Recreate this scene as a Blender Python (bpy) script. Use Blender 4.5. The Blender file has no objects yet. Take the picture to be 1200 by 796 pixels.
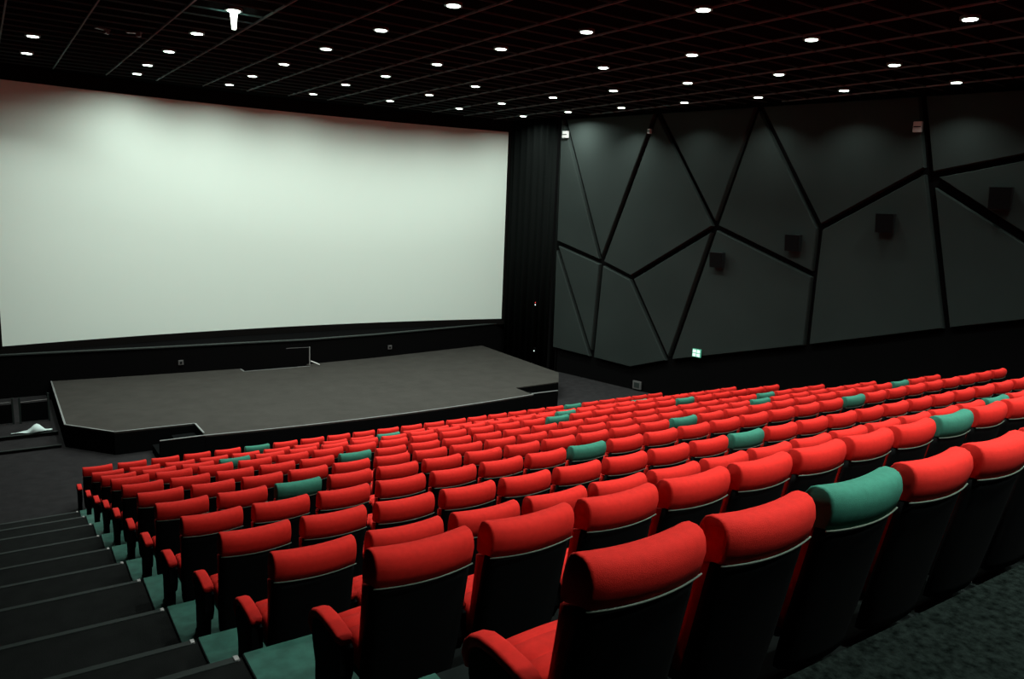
import bpy, bmesh, math, random
from mathutils import Vector, Matrix
random.seed(4)
S = bpy.context.scene
COL = S.collection

# ------------------------------------------------------------------ camera
FPX, YAW, PITCH, ROLL = 912.33, math.radians(34.45), math.radians(9.70), math.radians(2.34)
cam_data = bpy.data.cameras.new('camera'); cam = bpy.data.objects.new('camera', cam_data)
COL.objects.link(cam); S.camera = cam
cam_data.sensor_fit = 'HORIZONTAL'; cam_data.sensor_width = 36.0
cam_data.lens = 36.0 * FPX / 1200.0; cam_data.clip_start = 0.05; cam_data.clip_end = 200
fwd = Vector((math.sin(YAW) * math.cos(PITCH), math.cos(YAW) * math.cos(PITCH), -math.sin(PITCH)))
right = Vector((math.cos(YAW), -math.sin(YAW), 0)); up = right.cross(fwd)
r2 = right * math.cos(ROLL) + up * math.sin(ROLL); u2 = up * math.cos(ROLL) - right * math.sin(ROLL)
cam.matrix_world = Matrix(((r2.x, u2.x, -fwd.x, 0), (r2.y, u2.y, -fwd.y, 0), (r2.z, u2.z, -fwd.z, 0), (0, 0, 0, 1)))

# ------------------------------------------------------------------ world, exposure, lamp strength
S.view_settings.view_transform = 'Standard'; S.view_settings.look = 'None'
S.view_settings.gamma = 1.0; S.view_settings.use_curve_mapping = False
S.view_settings.exposure = 0.0
world = bpy.data.worlds.new('world'); S.world = world; world.use_nodes = True
world.node_tree.nodes['Background'].inputs[0].default_value = (0.5, 0.6, 0.6, 1)
world.node_tree.nodes['Background'].inputs[1].default_value = 0.0
LAMP_W = 50.0
LAMP_COL = (0.92, 1.0, 0.965)
LAMP_SPREAD = math.radians(112)
WASH_W = 98.0
WASH_SPREAD = math.radians(156)      # the line nearest the screen has wider reflectors

# ------------------------------------------------------------------ materials
def mat(name, col, rough=0.8, metal=0.0, var=0.0, vscale=8.0, bump=0.0, bscale=200.0, emit=None, estr=1.0, spec=0.3, sheen=0.0):
    m = bpy.data.materials.new(name); m.use_nodes = True
    nt = m.node_tree; b = nt.nodes['Principled BSDF']
    b.inputs['Roughness'].default_value = rough; b.inputs['Metallic'].default_value = metal
    b.inputs['Specular IOR Level'].default_value = spec
    b.inputs['Sheen Weight'].default_value = sheen
    tc = nt.nodes.new('ShaderNodeTexCoord')
    if var > 0:
        n = nt.nodes.new('ShaderNodeTexNoise'); n.inputs['Scale'].default_value = vscale; n.inputs['Detail'].default_value = 5
        nt.links.new(tc.outputs['Object'], n.inputs['Vector'])
        r = nt.nodes.new('ShaderNodeValToRGB')
        r.color_ramp.elements[0].position = 0.3; r.color_ramp.elements[1].position = 0.7
        r.color_ramp.elements[0].color = tuple(c * (1 - var) for c in col) + (1,)
        r.color_ramp.elements[1].color = tuple(min(1, c * (1 + var)) for c in col) + (1,)
        nt.links.new(n.outputs['Fac'], r.inputs['Fac']); nt.links.new(r.outputs['Color'], b.inputs['Base Color'])
    else:
        b.inputs['Base Color'].default_value = tuple(col) + (1,)
    if bump > 0:
        n2 = nt.nodes.new('ShaderNodeTexNoise'); n2.inputs['Scale'].default_value = bscale; n2.inputs['Detail'].default_value = 3
        nt.links.new(tc.outputs['Object'], n2.inputs['Vector'])
        bm_ = nt.nodes.new('ShaderNodeBump'); bm_.inputs['Strength'].default_value = bump; bm_.inputs['Distance'].default_value = 0.01
        nt.links.new(n2.outputs['Fac'], bm_.inputs['Height']); nt.links.new(bm_.outputs['Normal'], b.inputs['Normal'])
    if emit:
        b.inputs['Emission Color'].default_value = tuple(emit) + (1,); b.inputs['Emission Strength'].default_value = estr
    return m
M = dict(
    red=mat('red_fabric', (0.55, 0.017, 0.011), 0.85, var=0.08, vscale=30, bump=0.25, bscale=400, spec=0.15),
    green=mat('green_fabric', (0.03, 0.155, 0.105), 0.85, var=0.1, vscale=30, bump=0.25, bscale=400, spec=0.15),
    shell=mat('charcoal_seat_shell', (0.0028, 0.0035, 0.0035), 0.8, spec=0.06),
    piping=mat('pale_piping', (0.09, 0.12, 0.09), 0.6),
    pan=mat('dark_seat_pan', (0.02, 0.028, 0.026), 0.5),
    screen=mat('screen_white', (0.78, 0.91, 0.80), 1.0, spec=0.0),
    border=mat('black_border', (0.007, 0.0065, 0.006), 1.0, spec=0.0),
    black=mat('black_paint', (0.004, 0.0045, 0.0045), 1.0, spec=0.0),
    ledge=mat('ledge_paint', (0.018, 0.024, 0.021), 0.7),
    curtain=mat('black_drape', (0.005, 0.006, 0.0055), 1.0, spec=0.0),
    panel=mat('charcoal_wall_panel', (0.0245, 0.032, 0.029), 0.95, var=0.10, vscale=0.5, bump=0.15, bscale=60, spec=0.02),
    dado=mat('black_dado', (0.004, 0.004, 0.004), 1.0, spec=0.0),
    stage=mat('stage_carpet', (0.034, 0.0325, 0.028), 0.95, var=0.10, vscale=3, bump=0.3, bscale=150, spec=0.05),
    nosing=mat('grey_nosing', (0.16, 0.17, 0.16), 0.5, spec=0.4),
    floor=mat('dark_grey_carpet', (0.016, 0.0155, 0.0155), 0.95, var=0.2, vscale=5, bump=0.3, bscale=150, spec=0.05),
    carpet=mat('green_black_carpet', (0.0048, 0.0070, 0.0060), 0.95, var=0.65, vscale=38, bump=0.6, bscale=90, spec=0.0),
    stair=mat('dark_stair_carpet', (0.007, 0.008, 0.0073), 0.95, var=0.2, vscale=8, bump=0.3, bscale=150, spec=0.05),
    stairnose=mat('stair_nosing_rubber', (0.009, 0.015, 0.012), 0.7),
    shadevinyl=mat('shaded_vinyl', (0.007, 0.010, 0.009), 0.8, var=0.2, vscale=12, spec=0.05),  # the teal floor with the shade under the seats put into its colour
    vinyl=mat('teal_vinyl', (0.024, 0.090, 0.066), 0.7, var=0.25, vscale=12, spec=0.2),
    riser=mat('dark_riser', (0.006, 0.008, 0.007), 0.9),
    ceil=mat('black_ceiling_tile', (0.004, 0.004, 0.004), 1.0, spec=0.0),
    rail=mat('ceiling_rail', (0.16, 0.20, 0.20), 0.8, spec=0.0),
    slat=mat('ceiling_slat', (0.045, 0.085, 0.085), 0.9, spec=0.0),
    trimring=mat('lamp_ring', (0.10, 0.12, 0.11), 0.4),
    lens=mat('lamp_lens', (0.9, 1, 0.9), 0.5, emit=(0.80, 1.0, 0.86), estr=9.0),
    tube=mat('lamp_tube', (0.9, 1, 0.9), 0.5, emit=(0.85, 1.0, 0.85), estr=6.0),
    spk=mat('speaker_black', (0.003, 0.003, 0.003), 0.8, spec=0.1),
    spktop=mat('speaker_cabinet', (0.012, 0.014, 0.014), 0.6, spec=0.2),
    white=mat('white_plastic', (0.55, 0.55, 0.52), 0.5),
    grey=mat('grey_plastic', (0.09, 0.09, 0.085), 0.5),
    metal=mat('grey_metal', (0.35, 0.35, 0.33), 0.4, metal=0.3),
    sign=mat('lit_sign_green', (0.05, 0.2, 0.12), 0.5, emit=(0.05, 0.28, 0.18), estr=0.8),
    signw=mat('lit_sign_white', (0.8, 1, 0.9), 0.5, emit=(0.62, 1.0, 0.85), estr=0.75),
    red_led=mat('red_led', (0.8, 0.05, 0.05), 0.4, emit=(1, 0.05, 0.05), estr=0.5),
    white_led=mat('white_led', (0.8, 0.9, 0.9), 0.4, emit=(0.8, 1, 0.95), estr=0.9),
    cloth=mat('white_cloth', (0.5, 0.62, 0.58), 0.9),
)

# ------------------------------------------------------------------ helpers
def link(o, parent=None):
    COL.objects.link(o)
    if parent is not None: o.parent = parent
    return o
def obj(name, bm, m, parent=None, smooth=False, loc=None):
    me = bpy.data.meshes.new(name); bmesh.ops.recalc_face_normals(bm, faces=bm.faces); bm.to_mesh(me); bm.free()
    for mm in (m if isinstance(m, (list, tuple)) else [m]): me.materials.append(mm)
    if smooth: me.shade_smooth()
    o = link(bpy.data.objects.new(name, me), parent)
    if loc is not None: o.location = loc
    return o
def empty(name, loc=(0, 0, 0), rotz=0.0):
    o = bpy.data.objects.new(name, None); link(o); o.location = loc; o.rotation_euler = (0, 0, rotz)
    o.empty_display_size = 0.1
    return o
def tag(o, label, cat, group=None):
    o['label'] = label; o['category'] = cat
    if group: o['group'] = group
    return o
def structure(o, label=None, cat=None):
    o['kind'] = 'structure'
    if label: o['label'] = label
    if cat: o['category'] = cat
    return o
def box(bm, x0, x1, y0, y1, z0, z1, bev=0.0, mi=0):
    vs = [bm.verts.new((x, y, z)) for z in (z0, z1) for y in (y0, y1) for x in (x0, x1)]
    fs = [bm.faces.new([vs[i] for i in q]) for q in ((0, 1, 3, 2), (4, 6, 7, 5), (0, 4, 5, 1), (2, 3, 7, 6), (0, 2, 6, 4), (1, 5, 7, 3))]
    for f in fs: f.material_index = mi
    if bev > 0:
        es = {e for f in fs for e in f.edges}
        bmesh.ops.bevel(bm, geom=list(es), offset=bev, segments=2, affect='EDGES', profile=0.5)
    return bm
def prism(bm, pts, d, closed=True):
    """extrude a planar polygon (3-D points) by vector d"""
    d = Vector(d); a = [bm.verts.new(p) for p in pts]; b = [bm.verts.new(Vector(p) + d) for p in pts]
    n = len(pts)
    bm.faces.new(a); bm.faces.new(b[::-1])
    for i in range(n): bm.faces.new((a[i], a[(i + 1) % n], b[(i + 1) % n], b[i]))
    return bm
def cyl(bm, c, r, z0, z1, n=24, r1=None):
    r1 = r if r1 is None else r1
    a = [bm.verts.new((c[0] + r * math.cos(2 * math.pi * i / n), c[1] + r * math.sin(2 * math.pi * i / n), z0)) for i in range(n)]
    b = [bm.verts.new((c[0] + r1 * math.cos(2 * math.pi * i / n), c[1] + r1 * math.sin(2 * math.pi * i / n), z1)) for i in range(n)]
    bm.faces.new(a); bm.faces.new(b)
    for i in range(n): bm.faces.new((a[i], a[(i + 1) % n], b[(i + 1) % n], b[i]))
def tube(bm, pts, r, n=6):
    pts = [Vector(p) for p in pts]; rings = []
    for i, p in enumerate(pts):
        t = (pts[min(i + 1, len(pts) - 1)] - pts[max(i - 1, 0)]).normalized()
        s = t.cross(Vector((0, 0, 1)) if abs(t.z) < 0.9 else Vector((1, 0, 0))).normalized(); w = s.cross(t)
        rings.append([bm.verts.new(p + (s * math.cos(2 * math.pi * k / n) + w * math.sin(2 * math.pi * k / n)) * r) for k in range(n)])
    for a, b in zip(rings, rings[1:]):
        for k in range(n): bm.faces.new((a[k], a[(k + 1) % n], b[(k + 1) % n], b[k]))
    bm.faces.new(rings[0]); bm.faces.new(rings[-1])
def loft(bm, rings, cap=True):
    R = [[bm.verts.new(p) for p in r] for r in rings]
    n = len(R[0])
    for a, b in zip(R, R[1:]):
        for k in range(n): bm.faces.new((a[k], a[(k + 1) % n], b[(k + 1) % n], b[k]))
    if cap: bm.faces.new(R[0]); bm.faces.new(R[-1])
def rrect(x0, x1, z0, z1, r, k=3):
    """rounded rectangle loop in 2-D"""
    out = []
    for cx, cz, a0 in ((x1 - r, z1 - r, 0), (x0 + r, z1 - r, 90), (x0 + r, z0 + r, 180), (x1 - r, z0 + r, 270)):
        for i in range(k + 1):
            a = math.radians(a0 + 90 * i / k); out.append((cx + r * math.cos(a), cz + r * math.sin(a)))
    return out

# ------------------------------------------------------------------ seating rows: left headrest edge x, seat pitch, headrest top y, slope, headrest top z
ROWS = [(1.280, .549, 1.515, .004, -0.932), (1.172, .549, 2.707, .008, -1.357), (1.133, .551, 3.796, .002, -1.837),
        (1.138, .551, 4.905, .001, -2.162), (1.125, .552, 6.099, .006, -2.466), (1.146, .551, 7.285, .000, -2.805),
        (1.194, .547, 8.583, -.007, -3.182), (1.200, .547, 9.770, -.010, -3.496), (1.199, .547, 10.839, -.005, -3.742),
        (1.200, .549, 12.017, -.001, -4.064), (1.219, .545, 13.332, -.010, -4.462), (1.188, .547, 14.490, -.010, -4.738)]
H = 0.87
FLOOR_Z = -5.60
FZ = [r[4] - H for r in ROWS]; FZ[-1] = FLOOR_Z
AISLE_Z, AISLE_Y = -1.28, 1.20
def nose_y(i): return ROWS[i][2] + 0.90
def stair_x(y): return 0.94 + 0.17 * (y - 3.4) / 11.6

# ------------------------------------------------------------------ large structure
XL, YB, YF, CZ = -0.95, -2.5, 25.6, 3.0
def wall_x(y): return 20.2 - 0.19 * y           # face of the right-hand wall panels
b = bmesh.new()
prism(b, [(XL, 14.0, FLOOR_Z), (20.5, 14.0, FLOOR_Z), (20.5, YF, FLOOR_Z), (XL, YF, FLOOR_Z)], (0, 0, -0.2))
structure(obj('floor', b, M['floor']))
b = bmesh.new(); prism(b, [(XL, YB, AISLE_Z), (20.5, YB, AISLE_Z), (20.5, AISLE_Y, AISLE_Z), (XL, AISLE_Y, AISLE_Z)], (0, 0, -0.3))
structure(obj('floor', b, M['carpet']))
# stepped seating platforms (one per row)
b = bmesh.new(); prof = [(AISLE_Y, AISLE_Z - .3)]
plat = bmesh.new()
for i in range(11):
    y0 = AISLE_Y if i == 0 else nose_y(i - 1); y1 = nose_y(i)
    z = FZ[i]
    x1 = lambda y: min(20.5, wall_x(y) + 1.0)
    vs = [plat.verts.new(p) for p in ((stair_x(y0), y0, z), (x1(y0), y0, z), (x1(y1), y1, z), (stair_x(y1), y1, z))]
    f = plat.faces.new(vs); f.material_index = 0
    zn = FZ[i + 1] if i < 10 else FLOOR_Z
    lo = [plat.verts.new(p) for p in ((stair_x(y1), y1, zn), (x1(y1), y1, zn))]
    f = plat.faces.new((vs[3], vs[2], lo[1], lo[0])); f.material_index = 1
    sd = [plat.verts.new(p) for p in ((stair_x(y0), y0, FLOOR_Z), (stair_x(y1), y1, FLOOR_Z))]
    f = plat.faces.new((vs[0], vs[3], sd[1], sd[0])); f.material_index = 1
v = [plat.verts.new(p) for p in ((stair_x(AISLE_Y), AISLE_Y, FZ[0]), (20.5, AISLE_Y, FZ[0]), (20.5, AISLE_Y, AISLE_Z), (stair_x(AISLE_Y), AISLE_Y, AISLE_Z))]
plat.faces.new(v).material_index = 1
structure(obj('seating_platform', plat, [M['shadevinyl'], M['riser']]))
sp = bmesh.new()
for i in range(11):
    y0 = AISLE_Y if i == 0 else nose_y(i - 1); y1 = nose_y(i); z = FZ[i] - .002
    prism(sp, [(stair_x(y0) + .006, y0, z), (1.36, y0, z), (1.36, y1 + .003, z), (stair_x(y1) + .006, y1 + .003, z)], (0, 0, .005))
structure(obj('lit_platform_floor', sp, M['vinyl']))  # same floor, kept teal where light reaches it beside the stairs
# left-hand aisle stairs: one deep carpeted tread per row
st = bmesh.new()
for i in range(11):
    y0 = (AISLE_Y - 0.02 if i == 0 else nose_y(i - 1)); y1 = nose_y(i); z = FZ[i] - 0.012
    prism(st, [(XL, y0, z), (stair_x(y0) + .005, y0, z), (stair_x(y1) + .005, y1, z), (XL, y1, z)], (0, 0, -0.6))
stairs = structure(obj('aisle_stairs', st, M['stair']))
for i in range(11):
    y1 = nose_y(i); z = FZ[i] - 0.012; n = bmesh.new()
    box(n, XL + .02, stair_x(y1) - .03, y1 - 0.035, y1 + 0.012, z - .03, z + 0.006, 0.003)
    no = obj('nosing', n, M['stairnose'], stairs)
    c = bmesh.new(); box(c, stair_x(y1) - .045, stair_x(y1) - .02, y1 - 0.03, y1 + 0.013, z - .02, z + 0.011, 0.003)
    obj('end_cap', c, M['metal'], no)
# walls
b = bmesh.new(); box(b, XL - .2, XL, YB, YF, FLOOR_Z - .2, CZ + .4); structure(obj('wall_left', b, M['black']))
b = bmesh.new(); box(b, XL - .2, 20.6, YB - .2, YB, FLOOR_Z - .2, CZ + .4); structure(obj('wall_back', b, M['black']))
b = bmesh.new(); box(b, XL - .2, 16.8, YF, YF + .2, FLOOR_Z - .2, CZ + .4); structure(obj('wall_front', b, M['black']))
b = bmesh.new()
PB = 0.14                                          # panels stand this far in front of the black wall
prism(b, [(wall_x(y) + PB, y, FLOOR_Z - .2) for y in (YB, 21.5)] + [(16.45, 21.5, FLOOR_Z - .2), (16.45, YF, FLOOR_Z - .2), (17.0, YF, FLOOR_Z - .2), (21, YB, FLOOR_Z - .2)], (0, 0, CZ + .6 - FLOOR_Z))
wall_right = structure(obj('wall_right', b, M['dado']))
# ceiling: black tiles in a lay-in grid
b = bmesh.new(); box(b, XL - .2, 21, YB, YF, CZ + 0.03, CZ + .3)
ceiling = structure(obj('ceiling', b, M['ceil']))
g = bmesh.new()
for k in range(-2, 15):
    x = 1.82 + 1.225 * k
    if x > XL: box(g, x - .014, x + .014, YB, 24.0, CZ + 0.0, CZ + 0.034)
obj('ceiling_rail', g, M['rail'], ceiling)
g = bmesh.new(); y = YB + .3
while y < 24.0:
    box(g, XL, 20.0, y - .010, y + .010, CZ + 0.004, CZ + 0.034); y += 0.605
obj('ceiling_crossbar', g, M['slat'], ceiling)
b = bmesh.new(); box(b, XL, 16.5, 24.0, YF, CZ - 0.0, CZ + .03); structure(obj('ceiling', b, M['black']))

# ------------------------------------------------------------------ right wall: angular charcoal panels with black grooves between them
NODE = dict(T0=(21.28, 2.97), T1=(21.10, 2.97), N1=(19.22, -1.67), L0=(21.21, -1.14), T2=(17.48, 2.97), T4=(14.29, 2.97), N2=(18.03, -2.06),
            N3=(15.26, -0.34), B1=(19.38, -4.88), B0=(21.17, -4.82), B2=(17.83, -4.94), B3=(16.46, -4.48), N4=(12.30, -0.23),
            M=(12.32, -1.45), B4=(12.33, -3.37), K=(9.94, 1.24), B5=(9.10, -2.46), T6=(10.26, 2.97), K2=(9.88, 1.09), K3=(9.85, 0.98),
            R1=(7.08, 1.70), R2=(5.75, -1.57), B6=(5.75, -1.54), T7=(6.06, 2.97), R3=(7.08, 2.97), E0=(YB + .1, 2.97), E1=(YB + .1, 0.6))
POLY = [('narrow left-hand', ['T0', 'T1', 'N1', 'L0']), ('tall inverted triangle', ['T1', 'T2', 'N1']), ('four-sided', ['T2', 'N3', 'N2', 'N1']),
        ('inverted triangle', ['T2', 'T4', 'N3']), ('large kite-shaped', ['T4', 'N4', 'M', 'N3']), ('lower four-sided', ['N3', 'M', 'B4', 'B3']),
        ('lower triangle', ['N2', 'N3', 'B3']), ('lower corner', ['N1', 'N2', 'B3', 'B2', 'B1']), ('lower inverted triangle', ['L0', 'N1', 'B1']),
        ('bottom left sliver', ['L0', 'B1', 'B0']), ('upper', ['T4', 'T6', 'K', 'N4']), ('tall lower', ['N4', 'K', 'B5', 'B4', 'M']),
        ('top', ['T6', 'R3', 'R1', 'K2']), ('right-hand', ['K2', 'R1', 'R2']), ('lower right', ['K3', 'R2', 'B5'])]
def inset(poly, d):
    n = len(poly); area = sum(poly[i][0] * poly[(i + 1) % n][1] - poly[(i + 1) % n][0] * poly[i][1] for i in range(n))
    s = 1 if area > 0 else -1; out = []
    for i in range(n):
        p0, p1, p2 = Vector(poly[i - 1]), Vector(poly[i]), Vector(poly[(i + 1) % n])
        e1 = (p1 - p0).normalized(); e2 = (p2 - p1).normalized()
        n1 = Vector((-e1.y, e1.x)) * s; n2 = Vector((-e2.y, e2.x)) * s
        k = 1 + n1.dot(n2)
        m = (n1 + n2) / max(k, 0.12)
        out.append(tuple(p1 + m * d))
    return out
for nm, ids in POLY:
    pts = inset([NODE[i] for i in ids], 0.075)
    pin = inset(pts, 0.018)
    bm_ = bmesh.new()
    back = [bm_.verts.new((wall_x(y) + PB, y, z)) for y, z in pts]
    mid = [bm_.verts.new((wall_x(y) + 0.03, y, z)) for y, z in pts]
    fr = [bm_.verts.new((wall_x(y), y, z)) for y, z in pin]
    n = len(pts)
    for i in range(n):
        j = (i + 1) % n
        bm_.faces.new((back[i], back[j], mid[j], mid[i])); bm_.faces.new((mid[i], mid[j], fr[j], fr[i]))
    bm_.faces.new(fr); bm_.faces.new(back[::-1])
    obj('wall_panel', bm_, M['panel'], wall_right)
# continuation of the panelling towards the back of the hall, beyond the picture's edge
for pts in ([(6.8, 2.97), (6.8, 1.7), (YB + .1, 2.2), (YB + .1, 2.97)], [(6.8, 1.6), (5.5, -1.3), (YB + .1, 0.2), (YB + .1, 2.1)]):
    bm_ = bmesh.new(); prism(bm_, [(wall_x(y), y, z) for y, z in inset(pts, 0.08)], (PB, 0, 0)); obj('wall_panel', bm_, M['panel'], wall_right)

# ------------------------------------------------------------------ screen, dark edging, wall below the screen
def arc_y(x, mid, end, xm=8.05, half=7.75): return mid + (end - mid) * ((x - xm) / half) ** 2
scr = empty('projection_screen', (8.05, 24.7, -4.15))
def strip(bm, x0, x1, z0, z1, ymid, yend, th, n=40, zt=None):
    R = []
    for i in range(n + 1):
        x = x0 + (x1 - x0) * i / n; y = arc_y(x, ymid, yend)
        zz1 = z1 if zt is None else z1 + (zt - z1) * i / n
        R.append([Vector(p) - Vector((8.05, 24.7, -4.15)) for p in ((x, y, z0), (x, y, zz1), (x, y + th, zz1), (x, y + th, z0))])
    loft(bm, R)
b = bmesh.new(); strip(b, 0.31, 15.93, -4.15, 2.82, 24.75, 24.0, 0.02); obj('screen_surface', b, M['screen'], scr)
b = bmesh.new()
strip(b, -0.2, 16.30, -4.355, -4.15, 24.72, 23.97, 0.06); strip(b, -0.2, 16.30, 2.62, 2.99, 24.70, 23.95, 0.04)  # lower strip, then a dark band across the screen's top
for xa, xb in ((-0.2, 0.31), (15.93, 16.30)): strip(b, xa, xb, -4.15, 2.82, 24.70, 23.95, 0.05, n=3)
obj('dark_border', b, M['border'], scr)
tag(scr, 'huge blank pale white cinema screen on the front wall above the stage', 'cinema screen')

b = bmesh.new(); pts = []
BW = [(-0.9, 23.75), (1.34, 23.62), (3.8, 23.42), (6.2, 23.28), (8.2, 23.15), (10.5, 23.3), (12.8, 23.6), (15.1, 23.93), (16.35, 24.1)]
prism(b, [(x, y, FLOOR_Z) for x, y in BW] + [(16.35, 25.0, FLOOR_Z), (XL, 25.0, FLOOR_Z)], (0, 0, -4.36 - FLOOR_Z))
fw = structure(obj('wall_front', b, M['dado']))
b = bmesh.new()
for (x0, y0), (x1, y1) in zip(BW, BW[1:]):
    prism(b, [(x0, y0 - .03, -4.345), (x1, y1 - .03, -4.345), (x1, y1 + .12, -4.345), (x0, y0 + .12, -4.345)], (0, 0, 0.03))
structure(obj('trim_1', b, M['ledge']))
# black drape between the screen and the side wall
cur = bmesh.new(); R = []
for i in range(60):
    t = i / 59; x = 15.99 + 0.30 * t; y = 23.86 - 2.85 * t; o = 0.05 * math.sin(i * 0.9) * (1 + .3 * math.sin(i * .37))
    R.append([(x + o, y + o * .3, -5.58), (x + o, y + o * .3, 2.97), (x + o + .02, y + o * .3 + .01, 2.97), (x + o + .02, y + o * .3 + .01, -5.58)])
loft(cur, R); drape = obj('stage_curtain', cur, M['curtain'], smooth=True)
tag(drape, 'floor-length black curtain hanging between the screen and the panelled right wall', 'curtain')

# ------------------------------------------------------------------ stage
SZ = -5.10
stage = empty('stage', (8.05, 17.0, FLOOR_Z)); SO = Vector((8.05, 17.0, FLOOR_Z))
def fy(x): return 16.63 + 0.33 * ((x - 8.0) / 4.3) ** 2 * 0.75
front = [(3.73 + (12.39 - 3.73) * i / 12, fy(3.73 + (12.39 - 3.73) * i / 12)) for i in range(13)]
outline = [(1.32, 23.62), (1.27, 19.0), (2.12, 17.95), (3.73, 17.9)] + front + [(12.39, 17.78), (14.0, 17.87), (14.82, 18.93), (15.08, 23.93)] + \
          [(12.8, 23.6), (10.5, 23.3), (8.2, 23.15), (6.2, 23.28), (3.8, 23.42)]
HX0, HX1, HY = 6.2, 8.17, 22.85                   # hatch cut into the back of the deck
deck_out = outline[:-3] + [(HX1, 23.15), (HX1, HY), (HX0, HY), (6.2, 23.28), (3.8, 23.42)]
b = bmesh.new(); prism(b, [Vector((x, y, SZ)) - SO for x, y in deck_out], (0, 0, -0.03)); obj('stage_deck', b, M['stage'], stage)
b = bmesh.new(); prism(b, [Vector((x, y, SZ - .031)) - SO for x, y in deck_out], (0, 0, -(SZ - .031 - FLOOR_Z))); obj('stage_base', b, M['black'], stage)
def edge_trim(pts, w=.035, h=.012, name='edge_trim'):
    b = bmesh.new()
    for p, q in zip(pts, pts[1:]):
        p, q = Vector(p + (0,)), Vector(q + (0,)); t = (q - p).normalized(); nrm = Vector((-t.y, t.x, 0)) * w
        prism(b, [Vector((v.x, v.y, SZ)) - SO for v in (p, q, q + nrm, p + nrm)], (0, 0, h))
    return obj(name, b, M['nosing'], stage)
edge_trim([(1.32, 23.6), (1.27, 19.0), (2.12, 17.95), (3.73, 17.9), (3.73, 17.1)])
edge_trim(front)
for x0, x1, y in ((2.83, 3.73, 16.88), (12.39, 13.3, 16.97)):          # low skirt walls in front of the two step wells
    b = bmesh.new(); box(b, x0 - SO.x, x1 - SO.x, y - SO.y, y + .1 - SO.y, 0, SZ - FLOOR_Z); sk = obj('skirt', b, M['black'], stage)
    b = bmesh.new(); box(b, x0 - SO.x, x1 - SO.x, y - SO.y, y + .04 - SO.y, SZ - FLOOR_Z, SZ - FLOOR_Z + .012); obj('edge_trim', b, M['nosing'], sk)
for xs in ((2.83, 3.70), (12.42, 13.3)):                                 # steps inside the wells
    b = bmesh.new()
    for k, (h, f) in enumerate(((.17, 0.0), (.33, .45))):
        a, c = (xs[0] + f * (xs[1] - xs[0]), xs[1]) if xs[0] < 8 else (xs[0], xs[1] - f * (xs[1] - xs[0]))
        box(b, a - SO.x, c - SO.x, 17.05 - SO.y, 17.8 - SO.y, 0 if k == 0 else .17, h)
    obj('step', b, M['black'], stage)
# hatch frame and hand post at the back of the deck
b = bmesh.new(); z0 = SZ - SO.z
box(b, HX0 - .03 - SO.x, HX1 - SO.x, HY - .03 - SO.y, HY - SO.y, z0, z0 + .012); box(b, HX0 - .04 - SO.x, HX0 - SO.x, HY - .03 - SO.y, 23.2 - SO.y, z0, z0 + .012)
obj('hatch_frame', b, M['nosing'], stage)
tag(stage, 'low dark grey carpeted stage with chamfered corners below the cinema screen', 'stage')
hp = empty('hand_post', (8.2, 22.95, SZ + .006))
b = bmesh.new(); tube(b, [(0, 0, 0.0), (0, 0, 0.58)], 0.016, 8); obj('post', b, M['metal'], hp)
b = bmesh.new(); tube(b, [(0, 0, .565), (-0.72, .02, .575)], 0.006, 6); obj('top_bar', b, M['grey'], hp)
b = bmesh.new(); tube(b, [(0.02, -.05, 0.14), (.24, -.22, 0.04)], 0.018, 8); obj('foot_brace', b, M['white'], hp)
tag(hp, 'thin pale metal post with short brace at the back of the stage', 'post')
for x, lab in ((4.55, 'small dark socket plate low on the black wall, left of the stage hatch'), (11.1, 'small dark socket plate low on the black wall, right of the stage hatch')):
    yy = [y0 + (y1 - y0) * (x - x0) / (x1 - x0) for (x0, y0), (x1, y1) in zip(BW, BW[1:]) if x0 <= x <= x1][0]
    so = empty('wall_socket', (x, yy, -4.8)); b = bmesh.new(); box(b, -.07, .07, -.03, 0.02, -.07, .07, .008); obj('plate', b, M['grey'], so)
    b = bmesh.new(); box(b, -.03, .03, -.036, -.028, -.03, .03); obj('insert', b, M['spk'], so); tag(so, lab, 'socket', 'sockets behind the stage')

# steps, cloth and low railing at the left of the stage
b = bmesh.new(); box(b, XL, 1.2, 19.0, 23.6, FLOOR_Z, FLOOR_Z + .06); box(b, XL, 1.2, 19.85, 23.6, FLOOR_Z + .06, FLOOR_Z + .14)
ss = structure(obj('side_steps', b, M['floor']))
b = bmesh.new(); box(b, XL, 1.2, 18.97, 19.02, FLOOR_Z + .05, FLOOR_Z + .07); box(b, XL, 1.2, 19.82, 19.87, FLOOR_Z + .13, FLOOR_Z + .15)
obj('nosing', b, M['stairnose'], ss)
b = bmesh.new(); n = 16; gr = []
for i in range(n + 1):
    u = i / n; row = []
    for j in range(5):
        v = j / 4; hgt = .012 + .16 * math.exp(-((u - .62) / .16) ** 2) * math.sin(math.pi * min(1, v * .9 + .08)) + .012 * math.sin(9 * u + 5 * v)
        row.append(b.verts.new((.80 * u, .26 * (v - .5) * (0.25 + 1.2 * math.exp(-((u - .6) / .25) ** 2)), hgt)))
    gr.append(row)
for i in range(n):
    for j in range(4): b.faces.new((gr[i][j], gr[i + 1][j], gr[i + 1][j + 1], gr[i][j + 1]))
cl = obj('crumpled_cloth', b, M['cloth'], smooth=True, loc=(.30, 20.0, FLOOR_Z + .14)); cl.modifiers.new('t', 'SOLIDIFY').thickness = .01
tag(cl, 'crumpled white cloth lying on the step at the far left of the stage', 'cloth')
rl = empty('low_railing', (0.1, 20.9, FLOOR_Z + .14))
for x in (.28, .42, 1.0, -.4): b = bmesh.new(); box(b, x - .02, x + .02, -.02, .02, 0, .62 if x < 1 else .68, .004); obj('post', b, M['panel'], rl)
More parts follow.
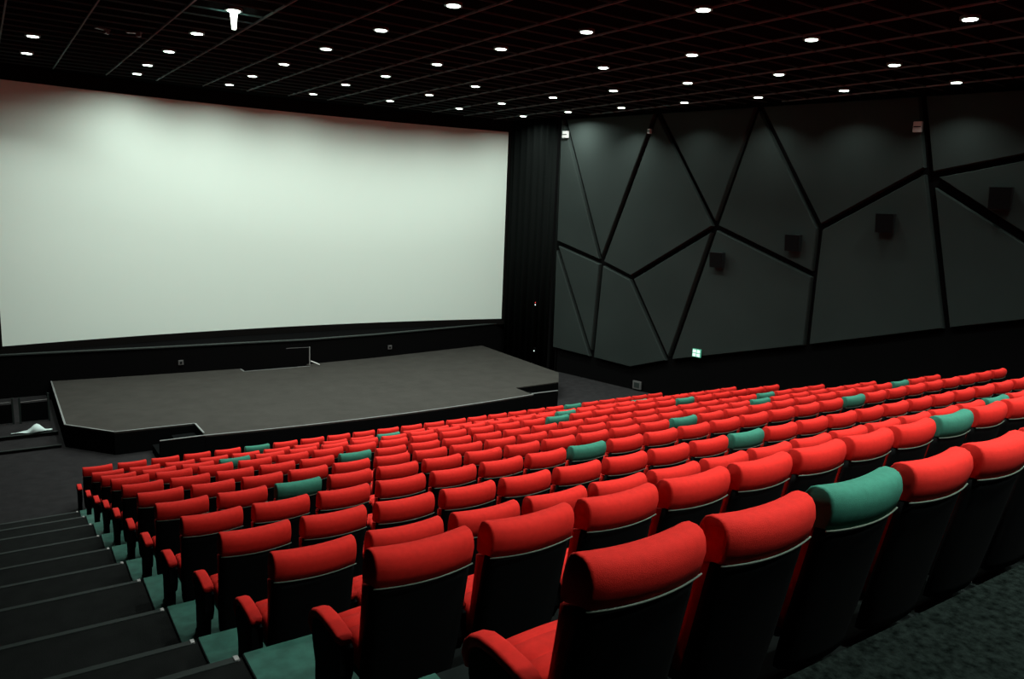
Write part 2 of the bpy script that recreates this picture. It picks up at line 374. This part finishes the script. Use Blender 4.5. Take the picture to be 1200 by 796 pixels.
for x0, x1 in ((-.9, .26), (.44, .98)): b = bmesh.new(); tube(b, [(x0, 0, .50), (x1, 0, .52)], .014, 8); obj('rail', b, M['grey'], rl)
for x0, x1 in ((-.9, .26), (.44, .98)): b = bmesh.new(); box(b, x0, x1, .0, .02, .03, .47); obj('infill_board', b, M['black'], rl)
tag(rl, 'low black railing with thin grey top rails at the far left beside the stage', 'railing')

# ------------------------------------------------------------------ downlights
LAMPS = [(1.13, 19.17), (1.14, 21.66), (3.63, 22.95), (3.59, 21.18), (3.62, 18.79), (3.65, 16.31), (3.69, 13.87), (5.98, 20.84), (6.0, 18.41), (6.04, 15.89), (6.13, 13.45), (6.22, 11.02),
         (5.95, 22.95), (8.3, 22.85), (8.25, 20.28), (8.4, 18.13), (8.5, 15.72), (8.57, 13.28), (10.51, 22.35), (10.7, 20.2), (10.75, 17.8), (12.84, 22.21), (13.04, 20.05), (15.32, 22.21), (13.27, 17.83), (15.53, 20.04),
         (8.81, 10.97), (11.23, 13.35), (13.52, 15.62), (15.87, 17.94), (9.11, 8.61), (11.49, 11.06), (13.85, 13.4), (16.21, 15.75), (11.89, 8.72), (14.29, 11.2), (16.66, 13.63), (14.86, 8.97), (17.0, 11.44), (12.29, 6.32), (17.5, 9.11)]
N_SEEN = len(LAMPS)
LAMPS += [(3.7, 11.4), (3.75, 9.0), (6.3, 8.6), (3.8, 6.6), (6.4, 6.2), (9.4, 6.2), (3.8, 4.2), (6.5, 3.8), (9.5, 3.8), (12.5, 3.9), (15.3, 6.5), (15.6, 4.0), (17.6, 6.7),
          (3.8, 1.8), (6.5, 1.4), (9.6, 1.4), (12.6, 1.5), (15.8, 1.5), (6.5, -1.0), (9.6, -1.0), (12.6, -1.0), (3.8, -0.9), (15.9, -1.0), (5.1, 0.2), (8.1, 0.2), (11.1, 0.2), (2.9, 0.4)]  # out of view; the last, off-grid ones are added to brighten the nearest seats
ld = bpy.data.lights.new('downlight_beam', 'AREA'); ld.shape = 'DISK'; ld.size = 0.2; ld.energy = LAMP_W; ld.color = LAMP_COL; ld.spread = LAMP_SPREAD
ldw = ld.copy(); ldw.spread = WASH_SPREAD; ldw.energy = WASH_W
ldf = ldw.copy(); ldf.energy = WASH_W * .42
ldn = ld.copy(); ldn.spread = math.radians(116); ldn.energy = LAMP_W * .42
b = bmesh.new(); cyl(b, (0, 0), .14, -.012, .03, 32, .14); housing_mesh_o = b
proto = empty('downlight', (0, 0, 0))
ring = obj('ring', housing_mesh_o, M['trimring'], proto)
b = bmesh.new(); cyl(b, (0, 0), .10, -.020, -.008, 28, .105); lens = obj('lens', b, M['lens'], proto)
ORD = ['first', 'second', 'third', 'fourth', 'fifth', 'sixth', 'seventh', 'eighth', 'ninth', 'tenth', 'eleventh', 'twelfth', 'thirteenth', 'fourteenth', 'fifteenth',
       'sixteenth', 'seventeenth', 'eighteenth', 'nineteenth', 'twentieth', 'twenty-first', 'twenty-second', 'twenty-third', 'twenty-fourth', 'twenty-fifth']
cols = {}
for i, (x, y) in enumerate(LAMPS):
    c = min(range(8), key=lambda k: abs(x - (1.13 + 2.42 * k + max(0, (22 - y)) * .0115 * k * k * .45)))
    cols.setdefault(c, []).append((y, i))
rank = {}
for c, l in cols.items():
    for k, (y, i) in enumerate(sorted(l, reverse=True)): rank[i] = (c, k)
for i, (x, y) in enumerate(LAMPS):
    if i == 0: o = proto; rg = ring; ln = lens
    else:
        o = proto.copy(); COL.objects.link(o)
        for ch in (ring, lens):
            q = ch.copy(); COL.objects.link(q); q.parent = o
    o.location = (x, y, CZ)
    lo = bpy.data.objects.new('beam', ldf if y > 22 else ldw if y > 19.9 and x > 2 else (ldn if wall_x(y) - x < 2.0 and y < 17 else ld)); COL.objects.link(lo); lo.parent = o; lo.location = (0, 0, -.03)
    c, k = rank[i]
    tag(o, 'round lit ceiling downlight, %s from the screen in the %s line from the left' % (ORD[k], ORD[c]), 'ceiling light', 'round ceiling downlights')  # the added off-grid lamps carry this label too
    if (x, y) == (3.69, 13.87):
        b = bmesh.new(); cyl(b, (0, 0), .035, -.30, -.02, 12, .06); obj('hanging_bulb', b, M['tube'], o)
for i, (x, y, rz) in enumerate(((2.15, 17.2, .5), (2.68, 17.1, -.6))):
    o = empty('ceiling_bracket', (x, y, CZ), rz); b = bmesh.new(); box(b, -.14, .14, -.05, .05, -.03, .0, .006); obj('plate', b, M['grey'], o)
    b = bmesh.new(); box(b, .04, .13, -.03, .03, -.09, -.03, .006); obj('clip', b, M['grey'], o)
    tag(o, 'small grey bracket on the ceiling grid, the %s one of the pair' % ('left' if i == 0 else 'right'), 'bracket', 'ceiling brackets')

# ------------------------------------------------------------------ wall speakers, exit sign, small wall fittings
WA = math.atan2(0.19, 1.0)
def on_wall(name, y, z, off=0.0):
    return empty(name, (wall_x(y) - off, y, z), WA)        # local -X points into the hall, local Y runs along the wall
SPK = [(15.04, -1.26, .36, 'wall speaker furthest from the viewer, just below the groove crossing'), (12.89, -.65, .36, 'wall speaker second from the screen, left of the vertical groove'),
       (10.67, -.04, .38, 'wall speaker third from the screen, below a slanting groove'), (8.36, .60, .40, 'wall speaker nearest the right edge of the picture')]
for y, z, s, lab in SPK:
    o = on_wall('wall_speaker', y, z)
    b = bmesh.new(); h = s * .60; s *= 1.12
    ring_a = [(-.24, -s / 2, h), (-.24, s / 2, h), (-.17, s / 2, -h), (-.17, -s / 2, -h)]; ring_b = [(-.03, -s * .46, h), (-.03, s * .46, h), (-.03, s * .46, -h), (-.03, -s * .46, -h)]
    loft(b, [ring_a, ring_b]); obj('cabinet', b, M['spktop'], o)
    b = bmesh.new(); loft(b, [[(p[0] - .012, p[1] * .94, p[2] * .95) for p in ring_a], [(p[0] - .001, p[1] * .94, p[2] * .95) for p in ring_a]]); obj('grille', b, M['spk'], o)
    b = bmesh.new(); box(b, -.05, .0, -.05, .05, -.08, .08); obj('wall_bracket', b, M['spk'], o)
    tag(o, 'black box-shaped ' + lab, 'speaker', 'speakers on the panelled wall')
o = on_wall('exit_sign', 15.5, -4.03, 0.0)
b = bmesh.new(); box(b, -.05, 0, -.14, .14, -.12, .12, .006); obj('case', b, M['sign'], o)
for (a, c, d, e) in ((-.12, -.012, -.10, -.01), (.012, .12, -.10, -.01), (-.12, -.012, .01, .10), (.012, .12, .01, .10)):
    b = bmesh.new(); box(b, -.056, -.05, a, c, d, e); obj('lit_pane', b, M['signw'], o)
tag(o, 'small glowing green and white sign low on the panelled right wall', 'exit sign')
for y, z, w, h, lab in ((20.95, 2.40, .22, .22, 'white emergency light box high on the wall at the curtain end of the panels'), (17.66, 2.38, .10, .14, 'tiny white fitting at the top of the panelled wall, middle of the three'),
                        (10.24, 2.20, .19, .24, 'white emergency light box at the top of the vertical groove, nearest the viewer')):
    o = on_wall('emergency_light', y, z); b = bmesh.new(); box(b, -.10, 0, -w / 2, w / 2, -h / 2, h / 2, .012); obj('case', b, M['white'], o)
    b = bmesh.new(); box(b, -.108, -.10, -w * .42, w * .42, -.012, .012); obj('slot', b, M['spk'], o)
    tag(o, lab, 'light box', 'white boxes at the top of the wall')
o = empty('electrical_box', (wall_x(17.6) + PB - .02, 17.6, -5.42), WA); b = bmesh.new(); box(b, -.06, 0, -.16, .16, -.13, .13, .01); obj('case', b, M['grey'], o)
b = bmesh.new(); box(b, -.068, -.06, -.10, .10, -.08, .08); obj('cover', b, M['panel'], o)
tag(o, 'small grey electrical box low on the black wall behind the far right seats', 'electrical box')
for y, z, m2, lab in ((22.0, -3.36, 'red_led', 'tiny red and white indicator light on the black curtain beside the screen'), (21.95, -5.0, 'white_led', 'tiny white indicator light near the floor by the black curtain')):
    o = empty('indicator_light', (16.08, y, z)); b = bmesh.new(); box(b, -.05, .0, -.05, .05, -.06, .10, .01); obj('case', b, M['black'], o)
    b = bmesh.new(); cyl(b, (0, 0), .022, 0, .012, 12); l1 = obj('lamp', b, M['white_led'], o); l1.rotation_euler = (0, -math.pi / 2, 0); l1.location = (-.05, 0, -.02)
    if m2 == 'red_led':
        b = bmesh.new(); cyl(b, (0, 0), .018, 0, .012, 12); l2 = obj('lamp', b, M['red_led'], o); l2.rotation_euler = (0, -math.pi / 2, 0); l2.location = (-.05, 0, .06)
    tag(o, lab, 'indicator light')

# ------------------------------------------------------------------ cinema seats
LEAN = 0.20                                     # the back leans: lower points lie further forward
SAG = 0.030                                     # the back is curved in plan
def back_y(z): return (H - z) * LEAN
def plan(u): return -SAG * (1 - u * u)
def headrest_mesh():
    b = bmesh.new(); z0, z1, t = H - .150, H, .122; R = []
    us = [-1, -.985, -.95, -.75, -.5, -.25, 0, .25, .5, .75, .95, .985, 1]
    for u in us:
        k = {1: .84, .985: .95, .95: 1.0}.get(abs(u), 1.0)
        cy, cz = t / 2, (z0 + z1) / 2
        loop = [(0, z0), (-.004, z0 + .04), (-.005, z0 + .075), (.002, z1 - .052), (.012, z1 - .030), (.030, z1 - .011), (.055, z1 - .001), (.09, z1 - .002), (.110, z1 - .014), (t, z1 - .04), (t + .002, z0 + .05), (t - .01, z0 - .01), (t - .03, z0 - .02), (.03, z0 - .004)]
        dip = -.006 * (1 - u * u)
        R.append([(u * .229, cy + (y - cy) * k + back_y(z) + plan(u) * (1 - .25 * y / t), cz + (z - cz) * (1 - (1 - k) * .5) + dip) for y, z in loop])
    loft(b, R)
    return b
def slab(zs, halfw, y_in, th, rnd=.02, sagk=1.0, n=10):
    """upright curved slab: for each z a horizontal loop"""
    b = bmesh.new(); R = []
    for z, hw in zip(zs, halfw):
        ring = []
        for i in range(n + 1):
            u = -1 + 2 * i / n; ring.append((u * hw, y_in + plan(u) * sagk + back_y(z) + (rnd if abs(u) == 1 else 0), z))
        for i in range(n, -1, -1):
            u = -1 + 2 * i / n; ring.append((u * hw, y_in + th + plan(u) * sagk * .8 + back_y(z) - (rnd if abs(u) == 1 else 0), z))
        R.append(ring)
    loft(b, R); return b
def seat_mesh():
    b = bmesh.new(); ys = [.165, .172, .185]; 
    for c in (.235, .335, .435): ys += [c - .045, c - .006, c, c + .006, c + .045]
    ys = sorted(set(ys + [.47, .495, .50])); xs = [-1, -.97, -.9, -.6, -.3, 0, .3, .6, .9, .97, 1]
    top = []
    for y in ys:
        row = []
        for x in xs:
            z = .392 + .012 * (1 - x * x) - .010 * ((y - .3) / .2) ** 2
            if abs(x) > .96: z -= .018 + .02 * (abs(x) - .97) / .03 * (abs(x) > .98)
            if y in (.165, .50): z -= .04
            if y in (.172, .495): z -= .014
            if any(abs(y - c) < 1e-6 for c in (.235, .335, .435)): z -= .009
            row.append(b.verts.new((x * .214, y, z)))
        top.append(row)
    for i in range(len(ys) - 1):
        for j in range(len(xs) - 1): b.faces.new((top[i][j], top[i][j + 1], top[i + 1][j + 1], top[i + 1][j]))
    edge = [top[0][j] for j in range(len(xs))] + [top[i][-1] for i in range(1, len(ys))] + [top[-1][j] for j in range(len(xs) - 2, -1, -1)] + [top[i][0] for i in range(len(ys) - 2, 0, -1)]
    low = [b.verts.new((v.co.x * .97, .3 + (v.co.y - .3) * .97, .265)) for v in edge]
    for i in range(len(edge)): b.faces.new((edge[i], edge[(i + 1) % len(edge)], low[(i + 1) % len(edge)], low[i]))
    b.faces.new(low)
    return b
ARM = [(.18, .436), (.21, .443), (.26, .452), (.36, .458), (.44, .452), (.495, .43), (.525, .398), (.535, .355), (.525, .31)]
def arm_mesh():
    b = bmesh.new(); R = []
    for i, (y, z) in enumerate(ARM):
        p, q = ARM[max(i - 1, 0)], ARM[min(i + 1, len(ARM) - 1)]; t = Vector((q[0] - p[0], q[1] - p[1])).normalized(); nx = Vector((-t.y, t.x))
        k = .75 if i in (0, len(ARM) - 1) else 1
        R.append([(x * k, y + nx.x * d * k, z + nx.y * d * k) for x, d in rrect(-.036, .036, -.032, .008, .014, 3)])
    loft(b, R); return b
def arm_panel_mesh():
    b = bmesh.new()
    prism(b, [(-.030, y, z) for y, z in ((.18, .395), (.26, .415), (.36, .42), (.44, .413), (.48, .395), (.497, .36), (.495, .30), (.46, .20), (.46, .03), (.50, .0), (.27, .0), (.30, .03), (.28, .16), (.22, .20), (.18, .28))], (.060, 0, 0))
    return b
def pan_mesh():
    b = bmesh.new(); box(b, -.205, .205, .19, .475, .215, .268, .012); return b
def piping_mesh():
    b = bmesh.new(); z = H - .153
    tube(b, [(u * .230, back_y(z) + plan(u) - .004, z - .006 * (1 - u * u)) for u in [-1 + i / 10 for i in range(21)]], .0035, 6); return b
proto_parts = []
def make_seat():
    o = empty('cinema_seat')
    P = [obj('headrest', headrest_mesh(), M['red'], o, True), obj('piping', piping_mesh(), M['piping'], o, True),
         obj('back_shell', slab([.10, .14, .3, .5, .66, H - .157], [.208, .218, .229, .230, .230, .228], .004, .05, .012), M['shell'], o, True),
         obj('back_cushion', slab([.33, .36, .5, .64, H - .18], [.205, .213, .218, .224, .228], .055, .07, .02), M['red'], o, True),
         obj('seat_cushion', seat_mesh(), M['red'], o, True), obj('seat_pan', pan_mesh(), M['pan'], o)]
    a = obj('armrest', arm_mesh(), M['red'], o, True); a.location = (-.2745, 0, 0)
    s = obj('arm_panel', arm_panel_mesh(), M['shell'], o); s.location = (-.2745, 0, 0)
    return o, P + [a, s]
seat0, parts0 = make_seat()
hm_green = parts0[0].data.copy(); hm_green.materials[0] = M['green']
GREEN = {(1, 2), (2, 8), (3, 14), (4, 9), (5, 7), (5, 16), (6, 2), (6, 12), (6, 22), (7, 18), (8, 5), (8, 21), (9, 13), (9, 19), (10, 3), (10, 15), (11, 9), (11, 21), (12, 5), (12, 19)}
NC = 25
ROWNAME = ['nearest row', 'second row from the viewer', 'third row from the viewer', 'fourth row from the viewer', 'fifth row from the viewer', 'sixth row from the viewer',
           'sixth row from the stage', 'fifth row from the stage', 'fourth row from the stage', 'third row from the stage', 'second row from the stage', 'row closest to the stage']
first = True
for r in range(1, 13):
    x0, s, y0, sl, zt = ROWS[r - 1]
    for c in range(NC):
        if first: o, parts = seat0, parts0; first = False
        else:
            o = seat0.copy(); COL.objects.link(o); parts = []
            for ch in parts0:
                q = ch.copy(); COL.objects.link(q); q.parent = o; parts.append(q)
        x = x0 + (c + .435) * s
        k = s / .549
        x += .017; o.location = (x, y0 + sl * (c + .435 - 12), FZ[r - 1]); o.rotation_euler = (0, 0, sl / s)
        g = (r, c) in GREEN
        if g: parts[0].data = hm_green; parts[0]['label'] = 'green headrest'
        if c == NC - 1:
            for ch in parts0[-2:]:
                q = ch.copy(); COL.objects.link(q); q.parent = o; q.location = (.2745, 0, 0)
        col = 'green-topped' if g else 'red'
        if c == 0: lab = '%s cinema seat on the left stair aisle, in the %s' % (col, ROWNAME[r - 1])
        elif c == NC - 1: lab = '%s cinema seat at the far right end of the %s' % (col, ROWNAME[r - 1])
        elif c < 13: lab = '%s cinema seat, %s from the stair aisle in the %s' % (col, ORD[c], ROWNAME[r - 1])
        else: lab = '%s cinema seat, %s from the right end of the %s' % (col, ORD[NC - 1 - c], ROWNAME[r - 1])
        tag(o, lab, 'seat', 'red and green cinema seats in rows')
